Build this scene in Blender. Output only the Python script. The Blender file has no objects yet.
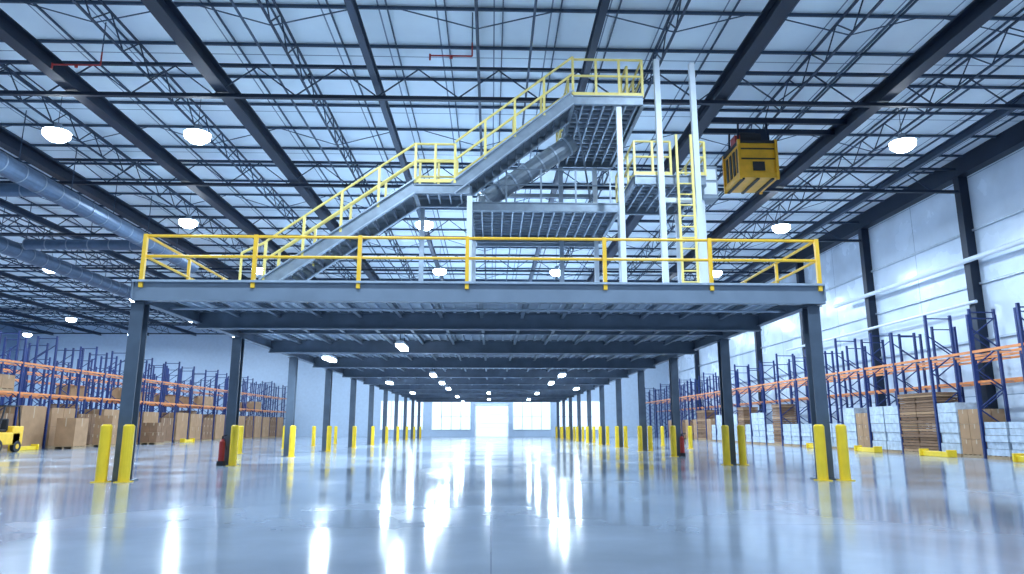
import bpy, math, random
from mathutils import Vector
random.seed(7)
S=bpy.context.scene
# ---------------------------------------------------------------- materials
def mat(name,col,rough=.5,metal=0,emit=0,noise=0,nscale=3,spec=.5,bump=0,ecol=None):
    m=bpy.data.materials.new(name); m.use_nodes=True
    nt=m.node_tree; b=nt.nodes['Principled BSDF']
    b.inputs['Base Color'].default_value=(*col,1)
    b.inputs['Roughness'].default_value=rough
    b.inputs['Metallic'].default_value=metal
    b.inputs['Specular IOR Level'].default_value=spec
    if emit:
        b.inputs['Emission Color'].default_value=(*(ecol or col),1)
        b.inputs['Emission Strength'].default_value=emit
    if noise or bump:
        tc=nt.nodes.new('ShaderNodeTexCoord')
        n=nt.nodes.new('ShaderNodeTexNoise'); n.inputs['Scale'].default_value=nscale; n.inputs['Detail'].default_value=5
        nt.links.new(tc.outputs['Object'],n.inputs['Vector'])
        if noise:
            r=nt.nodes.new('ShaderNodeValToRGB')
            r.color_ramp.elements[0].position=.3; r.color_ramp.elements[1].position=.7
            r.color_ramp.elements[0].color=(*[c*(1-noise) for c in col],1)
            r.color_ramp.elements[1].color=(*[min(1,c*(1+noise)) for c in col],1)
            nt.links.new(n.outputs['Fac'],r.inputs['Fac']); nt.links.new(r.outputs['Color'],b.inputs['Base Color'])
        if bump:
            bp=nt.nodes.new('ShaderNodeBump'); bp.inputs['Strength'].default_value=bump; bp.inputs['Distance'].default_value=.05
            nt.links.new(n.outputs['Fac'],bp.inputs['Height']); nt.links.new(bp.outputs['Normal'],b.inputs['Normal'])
    return m
M_yel=mat('safety_yellow_paint',(.90,.52,.035),.4,noise=.06,nscale=4)
M_yel2=mat('lemon_yellow_paint',(.95,.76,.24),.4,noise=.05,nscale=4)
M_bol=mat('bollard_yellow_sleeve',(.92,.62,.03),.35,noise=.05,nscale=4)
M_hoist=mat('hoist_orange_yellow',(.80,.40,.02),.3,noise=.12,nscale=3)
M_steel=mat('mezzanine_steel',(.14,.18,.24),.45,.1,noise=.15,nscale=2)
M_fascia=mat('fascia_steel',(.19,.24,.31),.4,.1,noise=.1,nscale=1.5)
M_col=mat('column_steel',(.09,.12,.165),.4,.2,noise=.15,nscale=2)
M_deck=mat('deck_underside',(.50,.58,.68),.5,.1,noise=.12,nscale=1)
M_dark=mat('dark_roof_steel',(.006,.015,.036),.5,.1,noise=.2,nscale=1)
M_joist=mat('roof_joist_steel',(.018,.036,.072),.5,.1,noise=.2,nscale=1)
M_pur=mat('purlin_steel',(.045,.075,.125),.5,.1)
M_galv=mat('galvanised_steel',(.42,.49,.58),.35,.4,noise=.15,nscale=4)
M_galvd=mat('weathered_galvanised_steel',(.26,.31,.37),.4,.3,noise=.15,nscale=4)
M_white=mat('white_painted_steel',(.75,.80,.86),.35,noise=.04)
M_grate=mat('grating_steel',(.13,.16,.21),.5,.2)
M_rblue=mat('rack_blue_paint',(.010,.027,.13),.4,noise=.15)
M_orange=mat('rack_orange_paint',(.80,.27,.08),.45,noise=.1)
M_card=mat('cardboard',(.40,.23,.12),.8,noise=.12,nscale=2)
M_card2=mat('dark_cardboard',(.24,.13,.07),.8,noise=.15,nscale=2)
M_tape=mat('packing_tape',(.50,.38,.25),.4)
M_wood=mat('pallet_wood',(.38,.26,.15),.8,noise=.2,nscale=6)
M_wrap=mat('stretch_wrap',(.50,.57,.66),.25,noise=.2,nscale=5,bump=.5)
M_black=mat('black_rubber',(.015,.015,.018),.6)
M_red=mat('red_paint',(.4,.03,.025),.4)
M_duct=mat('spiral_duct_metal',(.10,.15,.23),.4,.4,noise=.12,nscale=3)
M_glow=mat('lamp_lens',(1,1,1),.5,emit=36,ecol=(.76,.88,1))
M_glow2=mat('tube_lens',(1,1,1),.5,emit=18,ecol=(.76,.89,1))
M_panelglow=mat('self_lit_white_panel',(.75,.80,.86),.4,emit=.8,ecol=(.74,.88,1))  # emission added so door and far-wall panels look bright; no lamp behind
M_endwall=mat('end_wall_panel',(.48,.58,.71),.5,noise=.05)

def grid_panel(name,base,line,sx,sy,axes,rough=.5,w=.02,noise=.06,bump=0,nsc=.4,roughvar=0,spec=.5):
    """flat sheeting with real seams every sx, sy metres (object space)"""
    m=bpy.data.materials.new(name); m.use_nodes=True; nt=m.node_tree; b=nt.nodes['Principled BSDF']
    b.inputs['Specular IOR Level'].default_value=spec
    tc=nt.nodes.new('ShaderNodeTexCoord'); sp=nt.nodes.new('ShaderNodeSeparateXYZ'); nt.links.new(tc.outputs['Object'],sp.inputs[0])
    def seam(ax,s,wd):
        d=nt.nodes.new('ShaderNodeMath'); d.operation='DIVIDE'; d.inputs[1].default_value=s; nt.links.new(sp.outputs[ax],d.inputs[0])
        f=nt.nodes.new('ShaderNodeMath'); f.operation='FRACT'; nt.links.new(d.outputs[0],f.inputs[0])
        l=nt.nodes.new('ShaderNodeMath'); l.operation='LESS_THAN'; l.inputs[1].default_value=wd/s; nt.links.new(f.outputs[0],l.inputs[0])
        return l
    a=seam(axes[0],sx,w); c=seam(axes[1],sy,w)
    mx=nt.nodes.new('ShaderNodeMath'); mx.operation='MAXIMUM'; nt.links.new(a.outputs[0],mx.inputs[0]); nt.links.new(c.outputs[0],mx.inputs[1])
    n=nt.nodes.new('ShaderNodeTexNoise'); n.inputs['Scale'].default_value=nsc; n.inputs['Detail'].default_value=6; nt.links.new(tc.outputs['Object'],n.inputs['Vector'])
    r=nt.nodes.new('ShaderNodeValToRGB'); r.color_ramp.elements[0].position=.3; r.color_ramp.elements[1].position=.7
    r.color_ramp.elements[0].color=(*[x*(1-noise) for x in base],1); r.color_ramp.elements[1].color=(*[min(1,x*(1+noise)) for x in base],1)
    nt.links.new(n.outputs['Fac'],r.inputs['Fac'])
    mix=nt.nodes.new('ShaderNodeMix'); mix.data_type='RGBA'; mix.inputs[7].default_value=(*line,1)
    nt.links.new(mx.outputs[0],mix.inputs[0]); nt.links.new(r.outputs['Color'],mix.inputs[6]); nt.links.new(mix.outputs[2],b.inputs['Base Color'])
    b.inputs['Roughness'].default_value=rough
    if roughvar:
        mr=nt.nodes.new('ShaderNodeMapRange'); mr.inputs[1].default_value=.3; mr.inputs[2].default_value=.7
        mr.inputs[3].default_value=rough-roughvar; mr.inputs[4].default_value=rough+roughvar
        nt.links.new(n.outputs['Fac'],mr.inputs[0]); nt.links.new(mr.outputs[0],b.inputs['Roughness'])
    if bump:
        n2=nt.nodes.new('ShaderNodeTexNoise'); n2.inputs['Scale'].default_value=.6; nt.links.new(tc.outputs['Object'],n2.inputs['Vector'])
        bp=nt.nodes.new('ShaderNodeBump'); bp.inputs['Strength'].default_value=bump; bp.inputs['Distance'].default_value=.1
        nt.links.new(n2.outputs['Fac'],bp.inputs['Height']); nt.links.new(bp.outputs['Normal'],b.inputs['Normal'])
    return m
M_floor=grid_panel('polished_concrete',(.29,.335,.40),(.19,.22,.28),9,9,(0,1),rough=.13,w=.015,noise=.25,nsc=.35,roughvar=.05,bump=.03,spec=.65)
M_ceil=grid_panel('ceiling_panels',(.80,.88,.96),(.20,.26,.34),1.8,4.5,(0,1),rough=.6,w=.05,noise=.08)
M_wall=grid_panel('wall_panels',(.62,.70,.81),(.24,.32,.42),4.5,2.6,(1,2),rough=.24,w=.04,noise=.16,bump=.5,roughvar=.08)
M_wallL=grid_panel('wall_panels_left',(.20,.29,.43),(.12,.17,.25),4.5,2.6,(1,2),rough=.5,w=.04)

# ---------------------------------------------------------------- mesh builder
class MB:
    def __init__(s): s.v=[];s.f=[];s.m=[];s.mats=[];s.posts=[]
    def mi(s,m):
        if m not in s.mats: s.mats.append(m)
        return s.mats.index(m)
    def hexa(s,c,m):
        o=len(s.v); s.v+=[tuple(p) for p in c]; k=s.mi(m)
        for f in ((0,3,2,1),(4,5,6,7),(0,1,5,4),(1,2,6,5),(2,3,7,6),(3,0,4,7)):
            s.f.append(tuple(o+i for i in f)); s.m.append(k)
    def box(s,x0,x1,y0,y1,z0,z1,m):
        s.hexa([(x0,y0,z0),(x1,y0,z0),(x1,y1,z0),(x0,y1,z0),(x0,y0,z1),(x1,y0,z1),(x1,y1,z1),(x0,y1,z1)],m)
    def beam(s,p,q,w,h,m):
        p=Vector(p);q=Vector(q);d=(q-p).normalized()
        up=Vector((0,0,1)) if abs(d.z)<.98 else Vector((0,1,0))
        r=d.cross(up).normalized(); u=r.cross(d).normalized()
        r*=w/2;u*=h/2
        s.hexa([p-r-u,p+r-u,p+r+u,p-r+u,q-r-u,q+r-u,q+r+u,q-r+u],m)
    def tube(s,p,q,r,m,n=8,r2=None):
        p=Vector(p);q=Vector(q);d=(q-p).normalized()
        up=Vector((0,0,1)) if abs(d.z)<.98 else Vector((0,1,0))
        a=d.cross(up).normalized();b=a.cross(d); o=len(s.v);k=s.mi(m); r2=r if r2 is None else r2
        for i in range(n):
            t=2*math.pi*i/n; e=a*math.cos(t)+b*math.sin(t)
            s.v.append(tuple(p+e*r)); s.v.append(tuple(q+e*r2))
        for i in range(n):
            j=(i+1)%n
            s.f.append((o+2*i,o+2*i+1,o+2*j+1,o+2*j)); s.m.append(k)
        s.f.append(tuple(o+2*i for i in range(n))); s.m.append(k)
        s.f.append(tuple(o+2*i+1 for i in reversed(range(n)))); s.m.append(k)
    def ibeam(s,p,q,w,h,m,t=.03):
        p=Vector(p);q=Vector(q);d=(q-p).normalized()
        up=Vector((0,0,1)) if abs(d.z)<.98 else Vector((0,1,0))
        r=d.cross(up).normalized(); u=r.cross(d).normalized()
        s.beam(p,q,t,h-2*t,m)
        s.beam(p+u*(h/2-t/2),q+u*(h/2-t/2),w,t,m); s.beam(p-u*(h/2-t/2),q-u*(h/2-t/2),w,t,m)
    def mesh(s,name):
        me=bpy.data.meshes.new(name); me.from_pydata(s.v,[],s.f)
        for m in s.mats: me.materials.append(m)
        for p,k in zip(me.polygons,s.m): p.material_index=k
        me.update(); return me
    def obj(s,name,parent=None,loc=(0,0,0),smooth=False,bevel=0):
        me=s.mesh(name); o=bpy.data.objects.new(name,me); S.collection.objects.link(o); o.location=loc
        if parent: o.parent=parent
        if bevel:
            b=o.modifiers.new('bevel','BEVEL'); b.width=bevel; b.segments=2; b.limit_method='ANGLE'
        return o
def empty(name,loc=(0,0,0)):
    e=bpy.data.objects.new(name,None); S.collection.objects.link(e); e.location=loc; e.empty_display_size=.3; return e
def inst(name,me,loc,rz=0,parent=None):
    o=bpy.data.objects.new(name,me); S.collection.objects.link(o); o.location=loc; o.rotation_euler=(0,0,rz)
    if parent:o.parent=parent
    return o

# ---------------------------------------------------------------- room shell
XL,XR,YB,YE,H=-60,23,-15,90,14
def slab(name,x0,x1,y0,y1,z0,z1,m):
    b=MB(); b.box(x0,x1,y0,y1,z0,z1,m); return b.obj(name)
slab('floor',XL,XR,YB,YE,-.2,0,M_floor)
slab('ceiling',XL,XR,YB,YE,H,H+.2,M_ceil)
slab('wall_right',XR,XR+.25,YB,YE,0,H,M_wall)
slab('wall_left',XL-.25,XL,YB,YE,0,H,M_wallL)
slab('wall_far',XL,XR,YE,YE+.25,0,H,M_endwall)
# far door, sectional roll-up
b=MB()
for i in range(7): b.box(-1.9,2.1,YE-.08,YE-.01,.02+i*.55,.53+i*.55,M_panelglow)
b.box(-2.1,-1.9,YE-.12,YE-.01,0,4.0,M_white); b.box(2.1,2.3,YE-.12,YE-.01,0,4.0,M_white); b.box(-2.1,2.3,YE-.12,YE-.01,3.87,4.1,M_white)
b.obj('door_1')
k=1
for x0,x1 in ((-7.5,-2.6),(2.8,7.6),(-14,-8.6),(8.6,14)):  # framed glowing panels added to brighten the far wall beside the door
    b=MB(); b.box(x0,x1,YE-.05,YE-.01,.9,4.4,M_panelglow)
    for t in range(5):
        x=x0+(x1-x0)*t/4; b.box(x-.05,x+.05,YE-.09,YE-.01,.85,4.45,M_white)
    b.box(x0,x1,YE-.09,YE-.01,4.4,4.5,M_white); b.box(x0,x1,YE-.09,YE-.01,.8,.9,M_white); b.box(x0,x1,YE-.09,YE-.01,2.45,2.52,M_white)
    b.obj('glow_panel_%d'%k); k+=1
# wall steel
b=MB()
for i in range(9):
    y=13.5+9*i
    b.box(XR-.45,XR-.01,y-.2,y+.2,0,13.2,M_dark)
b.box(XR-.5,XR-.01,YB,YE,13.1,13.98,M_dark)
for z in (5.2,7.8,10.4): b.box(XR-.12,XR-.01,YB,YE,z-.05,z+.05,M_galv)
b.tube((XR-.6,24,8.9),(XR-.6,44,8.9),.12,M_white,12); b.tube((XR-.6,31,6.9),(XR-.6,52,6.9),.08,M_white,12)
b.obj('wall_column_frame')
# ---------------------------------------------------------------- roof steelwork
roof=empty('roof_steelwork',(0,0,0))
b=MB()
big=(-9.3,13.8,8.0,-14.4,-20)
for x in (-56,-50,-44,-38,-32,-26,-20,-14.4,-9.3,-4.0,3.1,8.0,13.8,19.2):
    if x in big: b.ibeam((x,5,12.75),(x,YE,12.75),.42,.55,M_dark,.05)
    else: b.ibeam((x,5,12.85),(x,YE,12.85),.22,.35,M_joist,.04)
b.obj('longitudinal_girders',roof)
b=MB()
for i in range(9):
    y=13.5+9*i-.1
    b.beam((XL,y,12.35),(XR-.5,y,12.35),.16,.13,M_dark); b.beam((XL,y,13.5),(XR-.5,y,13.5),.12,.10,M_joist)
    x=XL; up=True
    while x<XR-1.9:
        b.beam((x,y,12.4 if up else 13.45),(x+1.4,y,13.45 if up else 12.4),.04,.04,M_joist); x+=1.4; up=not up
b.obj('transverse_trusses',roof)
b=MB()
xs=[-29,-23,-17.3,-11.8,-6.6,-.5,5.5,10.9,16.5,-35,-41,-47,-53]
for x in xs:
    b.beam((x,8,13.75),(x,YE,13.75),.07,.06,M_joist); b.beam((x,8,12.95),(x,YE,12.95),.07,.06,M_joist)
    y=8; up=True
    while y<YE-1:
        b.beam((x,y,12.95 if up else 13.75),(x,y+.9,13.75 if up else 12.95),.035,.035,M_joist); y+=.9; up=not up
b.obj('open_web_joists',roof)
b=MB()
y=6
while y<YE: b.box(XL,XR-.5,y-.03,y+.03,13.88,13.98,M_pur); y+=2.25
x=XL+.9
while x<XR: b.box(x-.02,x+.02,5,YE,13.92,13.99,M_pur); x+=1.8
for i in range(9):
    y=10+9*i
    for x in xs[:9]:
        b.beam((x,y,12.95),(x+2.5,y+.3,13.8),.03,.03,M_pur); b.beam((x,y,12.95),(x-2.5,y+.3,13.8),.03,.03,M_pur)
b.obj('purlins',roof)

# sprinkler
b=MB()
for x,y,l in ((-13.2,20.6,1.5),(-1.3,19.7,1.3)):
    b.tube((x-l/2,y,12.45),(x+l/2,y,12.45),.028,M_red); b.tube((x+l/2,y,12.45),(x+l/2,y,12.9),.025,M_red); b.tube((x-l/2,y,12.3),(x-l/2,y,12.5),.03,M_red)
    b.tube((x,y,12.36),(x,y,12.45),.05,M_red); b.tube((x+l/2,y,12.9),(x+l/2,y,13.95),.02,M_pur)
for x in (-7.4,1.2,11.8): b.tube((x,8,13.0),(x,YE-1,13.0),.04,M_pur)
b.obj('sprinkler_pipework')
# ducts
def duct(name,pts,r):
    b=MB()
    for p,q in zip(pts[:-1],pts[1:]):
        b.tube(p,q,r,M_duct,20)
        L=(Vector(q)-Vector(p)).length; d=(Vector(q)-Vector(p)).normalized()
        for i in range(int(L/1.2)+1):
            c=Vector(p)+d*min(L-.04,i*1.2); b.tube(c,c+d*.05,r+.02,M_galvd,20)
            if i%3==0: b.tube((c.x,c.y,c.z),(c.x,c.y,13.98),.02,M_pur)
    return b.obj(name)
duct('ventilation_duct',[(-19.2,20,11.3),(-19.2,44,11.3)],.42)
duct('ventilation_duct',[(-27.5,24,11.2),(-27.5,62,11.2)],.45)
duct('ventilation_duct',[(-40,30,11.5),(-28.2,30,11.5)],.3)
duct('ventilation_duct',[(-26.8,30,11.5),(-20,30,11.5)],.3)
duct('ventilation_duct',[(-26.8,39.5,11.5),(-20,39.5,11.5)],.3)
duct('ventilation_duct',[(-19.5,50,11.3),(-13.5,50,11.3)],.4)

# ---------------------------------------------------------------- lights
lb=MB()
lb.tube((0,0,0),(0,0,.12),.44,M_galvd,20,.22); lb.tube((0,0,.12),(0,0,.3),.13,M_galvd,16); lb.tube((0,0,.3),(0,0,1.6),.012,M_joist,8)
lb.tube((0,0,-.03),(0,0,0),.46,M_white,20)
bell=lb.mesh('high_bay_housing')
ll=MB(); ll.tube((0,0,-.2),(0,0,-.03),.44,M_glow,24,.46); ll.tube((0,0,-.35),(0,0,-.2),.26,M_glow,24,.44); lens=ll.mesh('high_bay_lens')
LP=.64
def lamp(x,y,z,P):
    o=inst('high_bay_light',bell,(x,y,z))
    inst('lens',lens,(0,0,0),0,o)
    L=bpy.data.lights.new('lamp','AREA'); L.shape='DISK'; L.size=.6; L.energy=P*LP; L.color=(.62,.81,1)
    lo=bpy.data.objects.new('lamp',L); S.collection.objects.link(lo); lo.parent=o; lo.location=(0,0,-.38)
for y in (24.4,35.7,47,58.5,70,82):
    for x in (-54,-42,-30,-16,-3.6,4.5,15.6):
        if y==24.4 and x in(-3.6,4.5): continue
        lamp(x,y,11.85,1700 if y<80 else 1000)
lamp(-10.9,24.4,11.85,1300)
for x in (-16,-4,5,15.6):
    lamp(x,12,11.85,1400); lamp(x,2,11.85,420)
tb=MB(); tb.box(-.12,.12,-.75,.75,0,.1,M_white); 
tb.box(-.13,.13,-.72,.72,-.1,0,M_glow2); tb.tube((0,-.6,.1),(0,-.6,.36),.015,M_dark); tb.tube((0,.6,.1),(0,.6,.36),.015,M_dark)
tub=tb.mesh('strip_light')
def strip(x,y,P=400,z=3.96,rz=0):
    o=inst('strip_light',tub,(x,y,z),rz)
    L=bpy.data.lights.new('lamp','AREA'); L.shape='RECTANGLE'; L.size=.2; L.size_y=1.4; L.energy=P; L.color=(.66,.84,1)
    lo=bpy.data.objects.new('lamp',L); S.collection.objects.link(lo); lo.parent=o; lo.location=(0,0,-.12)
for y in (24.2,37.5,44.3,51,64.6,77.5): strip(-3.1,y)
for y in (37.5,44.3,58,71): strip(3.8,y)
for x,y in ((-6.6,28.6),(-.2,57.5),(-.2,71),(-6.4,44.3),(-6.4,57.5),(6.2,51)): strip(x,y)

# ---------------------------------------------------------------- mezzanine
mz=empty('mezzanine_platform',(0,0,0))
CL,CR=-8.4,7.85
YF,YM=16.5,84
cols=[16.65+6.6*i for i in range(11)]
b=MB()
for y in cols:
    for x in (CL,CR):
        b.box(x-.15,x+.15,y-.15,y-.12,0,4.1,M_col); b.box(x-.15,x+.15,y+.12,y+.15,0,4.1,M_col); b.box(x-.015,x+.015,y-.12,y+.12,0,4.1,M_col)
        b.box(x-.25,x+.25,y-.25,y+.25,0,.025,M_col)
        b.box(x-.2,x+.2,y-.2,y+.2,4.08,4.1,M_col)
b.obj('columns',mz)
b=MB()
b.box(-8.5,8.05,YF,YM,4.5,4.6,M_deck)
x=-8.3
while x<7.8:
    b.box(x,x+.08,YF+.1,YM,4.42,4.499,M_deck); x+=.3
b.obj('deck',mz)
b=MB()
b.box(-8.5,8.1,YF-.06,YF-.02,4.17,4.58,M_fascia); b.box(-8.52,8.12,YF-.14,YF-.0,4.58,4.63,M_galv); b.box(-8.5,8.1,YF-.14,YF+.1,4.13,4.17,M_fascia)
for x in (-8.53,8.10): b.box(x,x+.04,YF-.1,YM,4.2,4.63,M_fascia)
for x in (CL+.02,CR): b.ibeam((x,YF,4.27),(x,YM,4.27),.2,.33,M_steel)
y=16.65+3.3
while y<YM:
    b.ibeam((CL,y,4.2),(CR,y,4.2),.28,.5,M_steel,.04); y+=6.6
y=16.65+6.6
while y<YM:
    b.ibeam((CL,y,4.35),(CR,y,4.35),.14,.2,M_steel,.03); y+=6.6
x=CL+1.16
while x<CR-.5:
    b.ibeam((x,YF,4.35),(x,YM,4.35),.1,.13,M_fascia,.02); x+=1.16
b.tube((CL,18.1,4.22),(CR,18.1,4.22),.03,M_galv)
b.obj('beams',mz)

def rail(b,pts,h=1.12,sp=2.4,m=M_yel,r=.032,posts=None,toe=True):
    for p,q in zip(pts[:-1],pts[1:]):
        p=Vector(p);q=Vector(q)
        for z in (h,h*.55): b.tube(p+Vector((0,0,z)),q+Vector((0,0,z)),r,m,8)
        if toe: b.beam(p+Vector((0,0,.07)),q+Vector((0,0,.07)),.015,.1,m)
        L=(q-p).length; n=max(1,round(L/sp))
        for i in range(n+1):
            c=p.lerp(q,i/n)
            if any((c-o).length<.15 for o in b.posts): continue
            b.posts.append(c); b.beam(c,c+Vector((0,0,h)),r*1.9,r*1.9,m)
b=MB()
zt=4.61; yf=YF-.02
xs2=[-8.33,-5.7,-3.2,-.6,2.75,5.35,8.02]
for x in xs2: b.beam((x,yf-.05,4.45),(x,yf-.05,5.76),.09,.09,M_yel); b.posts.append(Vector((x,yf,zt)))
for p,q in zip(xs2[:-1],xs2[1:]):
    rail(b,[(p,yf,zt),(q,yf,zt)],1.12,9,M_yel,.038,toe=False)
rail(b,[(-8.33,yf,zt),(-8.33,YM,zt)],1.12,2.4,M_yel,.036,toe=False)
rail(b,[(8.02,yf,zt),(8.02,YM,zt)],1.12,2.4,M_yel,.036,toe=False)
rail(b,[(-8.3,24,zt),(8.0,24,zt)],1.12,2.4,M_white,.03,toe=False)
b.obj('guard_rail',mz)

# ---------------------------------------------------------------- staircase tower
st=empty('crossover_staircase',(0,0,0))
Y0,Y1=17.6,18.75
def flight(b,a,c,n):
    ax,az=a;cx,cz=c
    for y in (Y0,Y1):
        b.beam((ax,y,az-.05),(cx,y,cz-.05),.05,.34,M_galvd)
        b.beam((ax,y-.03,az+.14),(cx,y-.03,cz+.14),.12,.03,M_galv); b.beam((ax,y-.03,az-.25),(cx,y-.03,cz-.25),.12,.03,M_galv)
    for i in range(1,n):
        x=ax+(cx-ax)*i/n; z=az+(cz-az)*i/n
        b.box(x-.15,x+.15,Y0+.03,Y1-.03,z-.03,z+.02,M_galvd); b.box(x+.13,x+.15,Y0+.03,Y1-.03,z-.15,z-.03,M_grate)
b=MB()
A=(-5.95,4.75);B=(-2.05,7.5);C=(-1.0,7.5);D=(2.2,10.1);E=(4.12,10.1);PX=-.6
flight(b,A,B,16); flight(b,C,D,15)
b.obj('stair_flights',st)
b=MB()
def plat(b,x0,x1,y0,y1,z,sp=.3):
    for y in (y0,y1): b.ibeam((x0,y,z-.12),(x1,y,z-.12),.1,.26,M_galvd,.025)
    for x in (x0,x1): b.ibeam((x,y0+.1,z-.12),(x,y1-.1,z-.12),.1,.25,M_galvd,.025)
    x=x0+sp
    while x<x1-.1: b.box(x-.02,x+.02,y0,y1,z-.16,z-.02,M_galv); x+=sp
    y=y0+sp
    while y<y1-.1: b.box(x0,x1,y-.015,y+.015,z-.09,z-.03,M_galv); y+=sp
    b.box(x0+.06,x1-.06,y0+.06,y1-.06,z-.018,z+.002,M_grate)
plat(b,B[0],PX,Y0,Y1,7.5)
plat(b,PX,3.6,Y1+.15,22.3,7.45)
plat(b,D[0],E[0],Y0,22.3,10.1)
for x,z in ((PX,7.2),(3.45,9.8)):
    for y in (Y0+.05,22.2): b.ibeam((x,y,4.6),(x,y,z),.14,.14,M_white,.03)
b.ibeam((B[0]+.1,Y1,4.6),(B[0]+.1,Y1,7.2),.12,.12,M_galv,.03)
b.ibeam((2.3,22.2,4.6),(2.3,22.2,9.8),.14,.14,M_galv,.03)
for z in (7.1,8.8): b.beam((PX+.1,22.2,z),(3.4,22.2,z),.08,.12,M_galvd)
b.beam((2.3,18,9.9),(3.4,22,7.6),.05,.05,M_galvd)
rail(b,[(PX,19.0,7.45),(3.4,19.0,7.45)],1.05,1.0,M_galvd,.025,toe=False)
b.obj('landings',st)
b=MB()
b.tube((-.2,19.6,7.75),(2.4,19.6,9.6),.28,M_galvd,16)
for i in range(7):
    c=Vector((-.2,19.6,7.75)).lerp(Vector((2.4,19.6,9.6)),i/6.5); b.tube(c,c+Vector((.04,0,.028)),.31,M_galv,16)
b.tube((-.2,19.6,7.46),(-.2,19.6,7.8),.28,M_galvd,16)
b.obj('parcel_chute',st)
b=MB()
for y in (Y0,Y1):
    r=.034
    rail(b,[(A[0]+.1,y,A[1]+.05),(B[0],y,B[1]+.05)],1.12,1.05,M_yel2,r,toe=False)
    rail(b,[(B[0],y,7.55),(C[0],y,7.55)],1.1,.55,M_yel2,r)
    rail(b,[(C[0],y,7.6),(D[0],y,10.15)],1.12,1.0,M_yel2,r,toe=False)
rail(b,[(D[0],Y0,10.1),(E[0],Y0,10.1)],1.1,.65,M_yel2,.034)
rail(b,[(E[0],Y0,10.1),(E[0],22.3,10.1),(D[0],22.3,10.1),(D[0],Y1,10.1)],1.1,1.2,M_yel2,.034)
rail(b,[(E[0]-.35,Y0+.35,10.1),(E[0]-.35,Y0+1.2,10.1)],1.1,.8,M_yel2,.034)
b.tube((A[0]+.1,Y0,5.9),(A[0]-.5,Y0,5.6),.036,M_yel2); b.tube((A[0]-.5,Y0,5.6),(A[0]-.5,Y0,4.6),.036,M_yel2)
b.obj('handrails',st)
# service platform with tall guide posts
b=MB()
for x,zz in ((4.57,11.3),(5.56,11.2)):
    b.beam((x,17.75,4.64),(x,17.75,zz),.15,.14,M_white); b.box(x-.16,x+.16,17.65,17.85,4.61,4.64,M_white)
for x in (3.95,5.75): b.ibeam((x,20.6,4.61),(x,20.6,7.68),.12,.12,M_white,.03)
plat(b,3.9,5.85,17.95,20.7,7.95)
rail(b,[(3.9,17.95,7.95),(4.9,17.95,7.95)],1.0,.5,M_yel2,.032)
rail(b,[(5.5,17.95,7.95),(5.85,17.95,7.95),(5.85,20.7,7.95),(3.9,20.7,7.95),(3.9,17.95,7.95)],1.0,.9,M_yel2,.032)
b.box(4.2,4.8,19.3,20.0,7.96,8.6,M_galvd)
b.box(5.95,6.4,18.6,19.2,7.55,8.5,M_galvd); b.box(6.0,6.35,18.57,18.6,7.65,8.0,M_white); b.box(6.0,6.35,18.57,18.6,8.08,8.4,M_white); b.beam((6.0,18.8,4.61),(6.0,18.8,7.55),.1,.1,M_white)
b.beam((4.65,17.78,7.2),(5.48,17.78,7.2),.06,.12,M_white)
b.obj('lift_service_platform')
b=MB()
for x in (4.98,5.38): b.beam((x,17.58,4.61),(x,17.58,9.0),.06,.06,M_yel2)
z=4.9
while z<8.0: b.tube((4.98,17.58,z),(5.38,17.58,z),.022,M_yel2); z+=.3
b.obj('access_ladder')

# ---------------------------------------------------------------- yellow hoist cage under the roof
b=MB()
hx,hy=10.05,25.4
z0,z1=10.4,11.9
b.box(hx-.74,hx+.74,hy-.88,hy+.88,z0,z0+.2,M_hoist); b.box(hx-.68,hx+.68,hy-.81,hy+.81,z0+.2,z1-.1,M_hoist)
b.box(hx-.74,hx+.74,hy-.88,hy+.88,z1-.1,z1,M_black)
for sx in (-1,1):
    for sy in (-1,1): b.box(hx+sx*.71-.05,hx+sx*.71+.05,hy+sy*.85-.05,hy+sy*.85+.05,z0-.05,z1+.02,M_hoist)
for zz in (z0+.75,z0+1.15): b.box(hx-.66,hx+.66,hy-.84,hy-.811,zz,zz+.05,M_black)
for i in range(4): b.box(hx-.71,hx-.681,hy-.7+i*.38,hy-.5+i*.38,z0+.3,z1-.25,M_black)
for i in range(3): b.box(hx-.65+i*.56,hx-.55+i*.56,hy-.85,hy+.85,z0-.06,z0,M_black)
b.box(hx-.2,hx+.25,hy-.85,hy-.811,z0+.3,z0+.65,M_black)
b.tube((hx-.5,hy-.3,z1+.28),(hx+.3,hy-.3,z1+.28),.26,M_black,14); b.box(hx+.1,hx+.65,hy-.5,hy+.3,z1,z1+.5,M_dark); b.box(hx-.7,hx-.4,hy-.5,hy,z1,z1+.35,M_red)
for sx in (-.6,.6): b.beam((hx+sx,hy-.5,z1),(hx+sx*.9,hy-.5,12.9),.06,.06,M_dark); b.beam((hx+sx,hy+.5,z1),(hx+sx*.9,hy+.5,12.9),.06,.06,M_dark)
b.beam((hx-2.1,hy-.5,12.85),(hx+3.8,hy-.5,12.85),.15,.2,M_dark); b.beam((hx-2.1,hy+.5,12.85),(hx+3.8,hy+.5,12.85),.15,.2,M_dark)
b.obj('overhead_hoist_unit',bevel=0)

# ---------------------------------------------------------------- bollards
bb=MB(); bb.tube((0,0,0),(0,0,1.22),.12,M_bol,16); bb.tube((0,0,1.22),(0,0,1.26),.12,M_bol,16,.08); bb.box(-.15,.15,-.15,.15,0,.02,M_bol)
bol=bb.mesh('safety_bollard')
for i,y in enumerate(cols):
    for x in (CL,CR):
        if x==CL: offs=(-.25,.25) if i==0 else (.26,)
        elif i==2: offs=(-.25,)
        else: offs=(-.25,.27)
        for o in offs: inst('safety_bollard',bol,(x+o,y-.42,0))
for y in (33,40,46.5,53): inst('safety_bollard',bol,(11.3,y,0)); inst('safety_bollard',bol,(-11.5,y,0))

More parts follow.
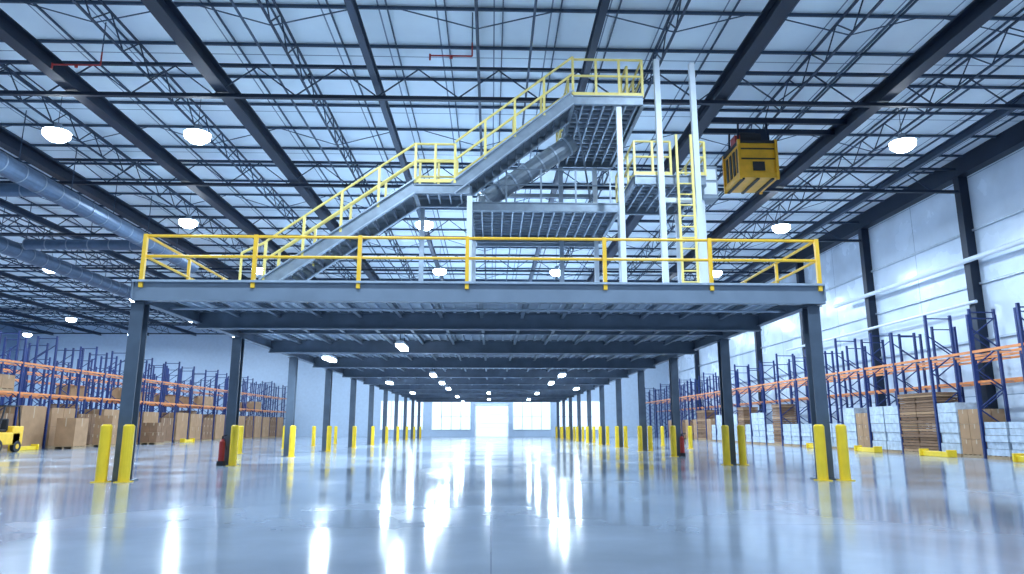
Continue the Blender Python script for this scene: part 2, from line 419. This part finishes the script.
b=MB(); b.tube((0,0,.15),(0,0,.75),.09,M_red,16); b.tube((0,0,.75),(0,0,.83),.09,M_red,16,.03); b.tube((0,0,.83),(0,0,.92),.03,M_black); b.beam((-.02,0,.9),(.14,0,.95),.03,.03,M_black)
b.tube((.06,0,.85),(.14,0,.5),.015,M_black); b.box(-.1,.1,-.1,.1,0,.15,M_black)
ex=b.mesh('fire_extinguisher')
inst('fire_extinguisher',ex,(CL-.12,cols[1]-.38,0)); inst('fire_extinguisher',ex,(CR+.12,cols[2]-.38,0))

# ---------------------------------------------------------------- racks
def rack(name,x0,x1,y0,n,bay,top,levels,post=.1):
    root=empty(name,(0,0,0)); b=MB(); c=MB()
    for i in range(n+1):
        y=y0+i*bay
        t=top+(.4 if i%3==0 else 0)
        for x in (x0,x1):
            b.box(x-post/2,x+post/2,y-post/2,y+post/2,0,t,M_rblue); b.box(x-.09,x+.09,y-.09,y+.09,0,.02,M_rblue)
        z=.3;s=True
        while z<t-.9:
            b.beam((x0 if s else x1,y,z),(x1 if s else x0,y,z+.8),.045,.045,M_rblue); z+=.8; s=not s
        b.beam((x0,y,t-.15),(x1,y,t-.15),.04,.05,M_rblue)
    for z in levels:
        for x in (x0,x1): c.box(x-.03,x+.03,y0,y0+n*bay,z-.05,z+.05,M_orange)
        for i in range(n*2):
            y=y0+(i+.5)*bay/2; c.beam((x0,y,z),(x1,y,z),.04,.03,M_galvd)
    b.obj('uprights',root); c.obj('load_beams',root); return root
rack('pallet_rack',19.0,20.1,21.5,25,2.7,5.6,(4.1,))
rack('pallet_rack',21.0,22.1,21.5,25,2.7,5.9,(3.1,4.1))
rack('pallet_rack',-26.4,-25.3,33,21,2.7,6.0,(3.0,4.6))
rack('pallet_rack',-28.6,-27.5,33,21,2.7,6.3,(3.0,4.9,))
rack('pallet_rack',-33.4,-32.3,33,21,2.7,6.2,(4.95,))
rack('pallet_rack',-39.4,-38.3,40,18,2.7,6.5,(4.95,))

# loads
def pallet(b,w,d):
    for i in range(5): b.box(-w/2,w/2,-d/2+i*(d-.12)/4,-d/2+i*(d-.12)/4+.12,.11,.14,M_wood)
    for x in (-w/2,-.05,w/2-.1): b.box(x,x+.1,-d/2,d/2,0,.11,M_wood)
def cartons(nx,ny,nz,w,d,h,m):
    b=MB(); pallet(b,w,d)
    cx,cy,cz=w/nx,d/ny,(h-.14)/nz
    for i in range(nx):
        for j in range(ny):
            for k in range(nz):
                x=-w/2+i*cx;y=-d/2+j*cy;z=.14+k*cz; e=.012; q=random.uniform(0,.015)
                b.box(x+e,x+cx-e,y+e+q,y+cy-e,z+.003,z+cz-.006,m)
                b.box(x+cx/2-.03,x+cx/2+.03,y+e+q-.002,y+cy-e+.002,z+cz*.7,z+cz-.004,M_tape)
                b.box(x+e-.002,x+cx-e+.002,y+cy/2-.03,y+cy/2+.03,z+cz*.7,z+cz-.004,M_tape)
    return b.mesh('pallet_of_cartons')
def layers(w,d,h):
    b=MB(); pallet(b,w,d); z=.14
    while z<h:
        t=random.uniform(.09,.16); q=random.uniform(-.03,.03)
        b.box(-w/2+q,w/2+q,-d/2+q,d/2-q*.5,z,z+t-.02,random.choice((M_card,M_card2,M_card2))); z+=t
    return b.mesh('stack_of_flat_cardboard')
def wrapped(w,d,h):
    b=MB(); pallet(b,w,d)
    n=5
    for k in range(n):
        z=.14+k*(h-.14)/n; e=random.uniform(0,.05)
        b.box(-w/2+e,w/2-e,-d/2+e,d/2-e,z,z+(h-.14)/n-.015,M_wrap)
    return b.mesh('wrapped_pallet_load')
kinds=[('pallet_of_cartons',cartons(2,2,3,1.1,1.2,1.9,M_card)),('pallet_of_cartons',cartons(1,1,1,1.1,1.3,1.7,M_card)),
       ('pallet_of_cartons',cartons(2,2,2,1.1,1.25,1.5,M_card2)),('wrapped_pallet_load',wrapped(1.1,1.2,2.2)),('wrapped_pallet_load',wrapped(1.1,1.2,1.4)),
       ('stack_of_flat_cardboard',layers(1.15,1.25,2.6))]
for i in range(20):
    yb=21.5+2.7*i
    if i in (2,): ks=[0,3]
    elif i==3: ks=[5,5]
    elif i==4: ks=[3,3]
    else: ks=[random.choice((0,3,3,4,4,5)),random.choice((0,3,4,4,5))]
    for j,kx in enumerate(ks):
        if i>6 and random.random()<.15: continue
        n,me=kinds[kx]; inst(n,me,(19.55,yb+.72+j*1.3,0))
bigc=cartons(1,1,1,1.3,2.1,2.35,M_card); big2=cartons(1,2,2,1.3,2.3,2.3,M_card); big3=cartons(1,2,1,1.3,2.1,1.9,M_card2); big4=cartons(2,3,3,1.2,2.2,2.0,M_card2)
small=cartons(1,2,1,1.0,2.0,.85,M_card)
for i in range(20):
    me=[big2,big3,bigc,big2,big4,bigc,big3][i%7]
    inst('pallet_of_cartons',me,(-25.85,33+2.7*i+1.35,0))
for i in range(18):
    if random.random()<.8:
        n,me=kinds[random.choice((0,2,0,5))]; inst(n,me,(-28.05,33+2.7*i+.8,0)); 
    if random.random()<.5: inst('pallet_of_cartons',small,(-28.05,33+2.7*i+1.35,3.051))
    if i%5==1: inst('pallet_of_cartons',small,(-25.85,33+2.7*i+1.35,3.051))
# cartons staged on the floor in front of the left rack
for x,y,me in ((-23.9,41.2,kinds[1][1]),(-23.9,45.0,kinds[0][1]),(-23.9,51.0,kinds[2][1])): inst('pallet_of_cartons',me,(x,y,0))
for i in range(9):
    b=MB(); b.box(-.1,.1,-.9,.9,0,.22,M_bol); b.box(-.2,.2,-.95,-.85,0,.3,M_bol); b.box(-.2,.2,.85,.95,0,.3,M_bol)
    if i<4: b.obj('rack_end_guard',loc=(18.4,23.5+i*5.4,0),bevel=.02)
    elif i<7: b.obj('rack_end_guard',loc=(-24.4,38+(i-4)*10,0),bevel=.02)

# ---------------------------------------------------------------- forklift
fk=empty('forklift',(-23.7,34.2,0))
b=MB()
b.box(-.55,.55,-.2,1.5,.35,.95,M_yel); b.box(-.55,.55,.9,1.7,.35,1.25,M_yel); b.box(-.5,.5,-.5,-.2,.3,.7,M_black)
b.box(-.3,.3,.35,.85,.95,1.1,M_black); b.box(-.3,.3,.8,.92,1.0,1.6,M_black)
b.obj('body',fk,bevel=.06)
b=MB()
for x in (-.5,.5):
    b.beam((x,-.1,.9),(x,.2,2.2),.06,.06,M_black); b.beam((x,1.4,1.2),(x,1.2,2.2),.06,.06,M_black); b.beam((x,.15,2.2),(x,1.25,2.2),.06,.06,M_black)
for i in range(6): b.beam((-.5,.2+i*.2,2.2),(.5,.2+i*.2,2.2),.04,.04,M_black)
b.beam((0,0,1.0),(0,.25,1.35),.04,.04,M_black); b.tube((0,.2,1.33),(0,.24,1.37),.17,M_black,14)
b.obj('overhead_guard',fk)
b=MB()
for x in (-.35,.35): b.box(x-.06,x+.06,-.68,-.54,.05,2.6,M_black); b.box(x-.06,x+.06,-1.75,-.68,.06,.1,M_black); b.box(x-.06,x+.06,-.72,-.68,.06,.6,M_black)
for z in (.5,1.4,2.5): b.box(-.35,.35,-.66,-.58,z,z+.08,M_black)
b.obj('mast_and_forks',fk)
b=MB()
for x in (-.55,.4):
    b.tube((x,-.05,.3),(x+.18,-.05,.3),.3,M_black,20); b.tube((x,1.3,.27),(x+.18,1.3,.27),.27,M_black,20)
    b.tube((x-.01,-.05,.3),(x+.19,-.05,.3),.13,M_yel,14); b.tube((x-.01,1.3,.27),(x+.19,1.3,.27),.12,M_yel,14)
b.obj('wheels',fk)

# ---------------------------------------------------------------- world + camera
w=bpy.data.worlds.new('fill_world'); S.world=w; w.use_nodes=True  # bluish soft fill, let in by leaving out the wall behind the camera
bg=w.node_tree.nodes['Background']; bg.inputs[0].default_value=(.45,.70,1,1); bg.inputs[1].default_value=.45
cam=bpy.data.cameras.new('camera'); co=bpy.data.objects.new('camera',cam); S.collection.objects.link(co)
cam.lens=24.43; cam.sensor_width=36; cam.clip_end=400
co.location=(0,0,1.2); co.rotation_euler=(math.radians(90+11.39),0,math.radians(-1.7))
S.camera=co
S.view_settings.view_transform='Standard'
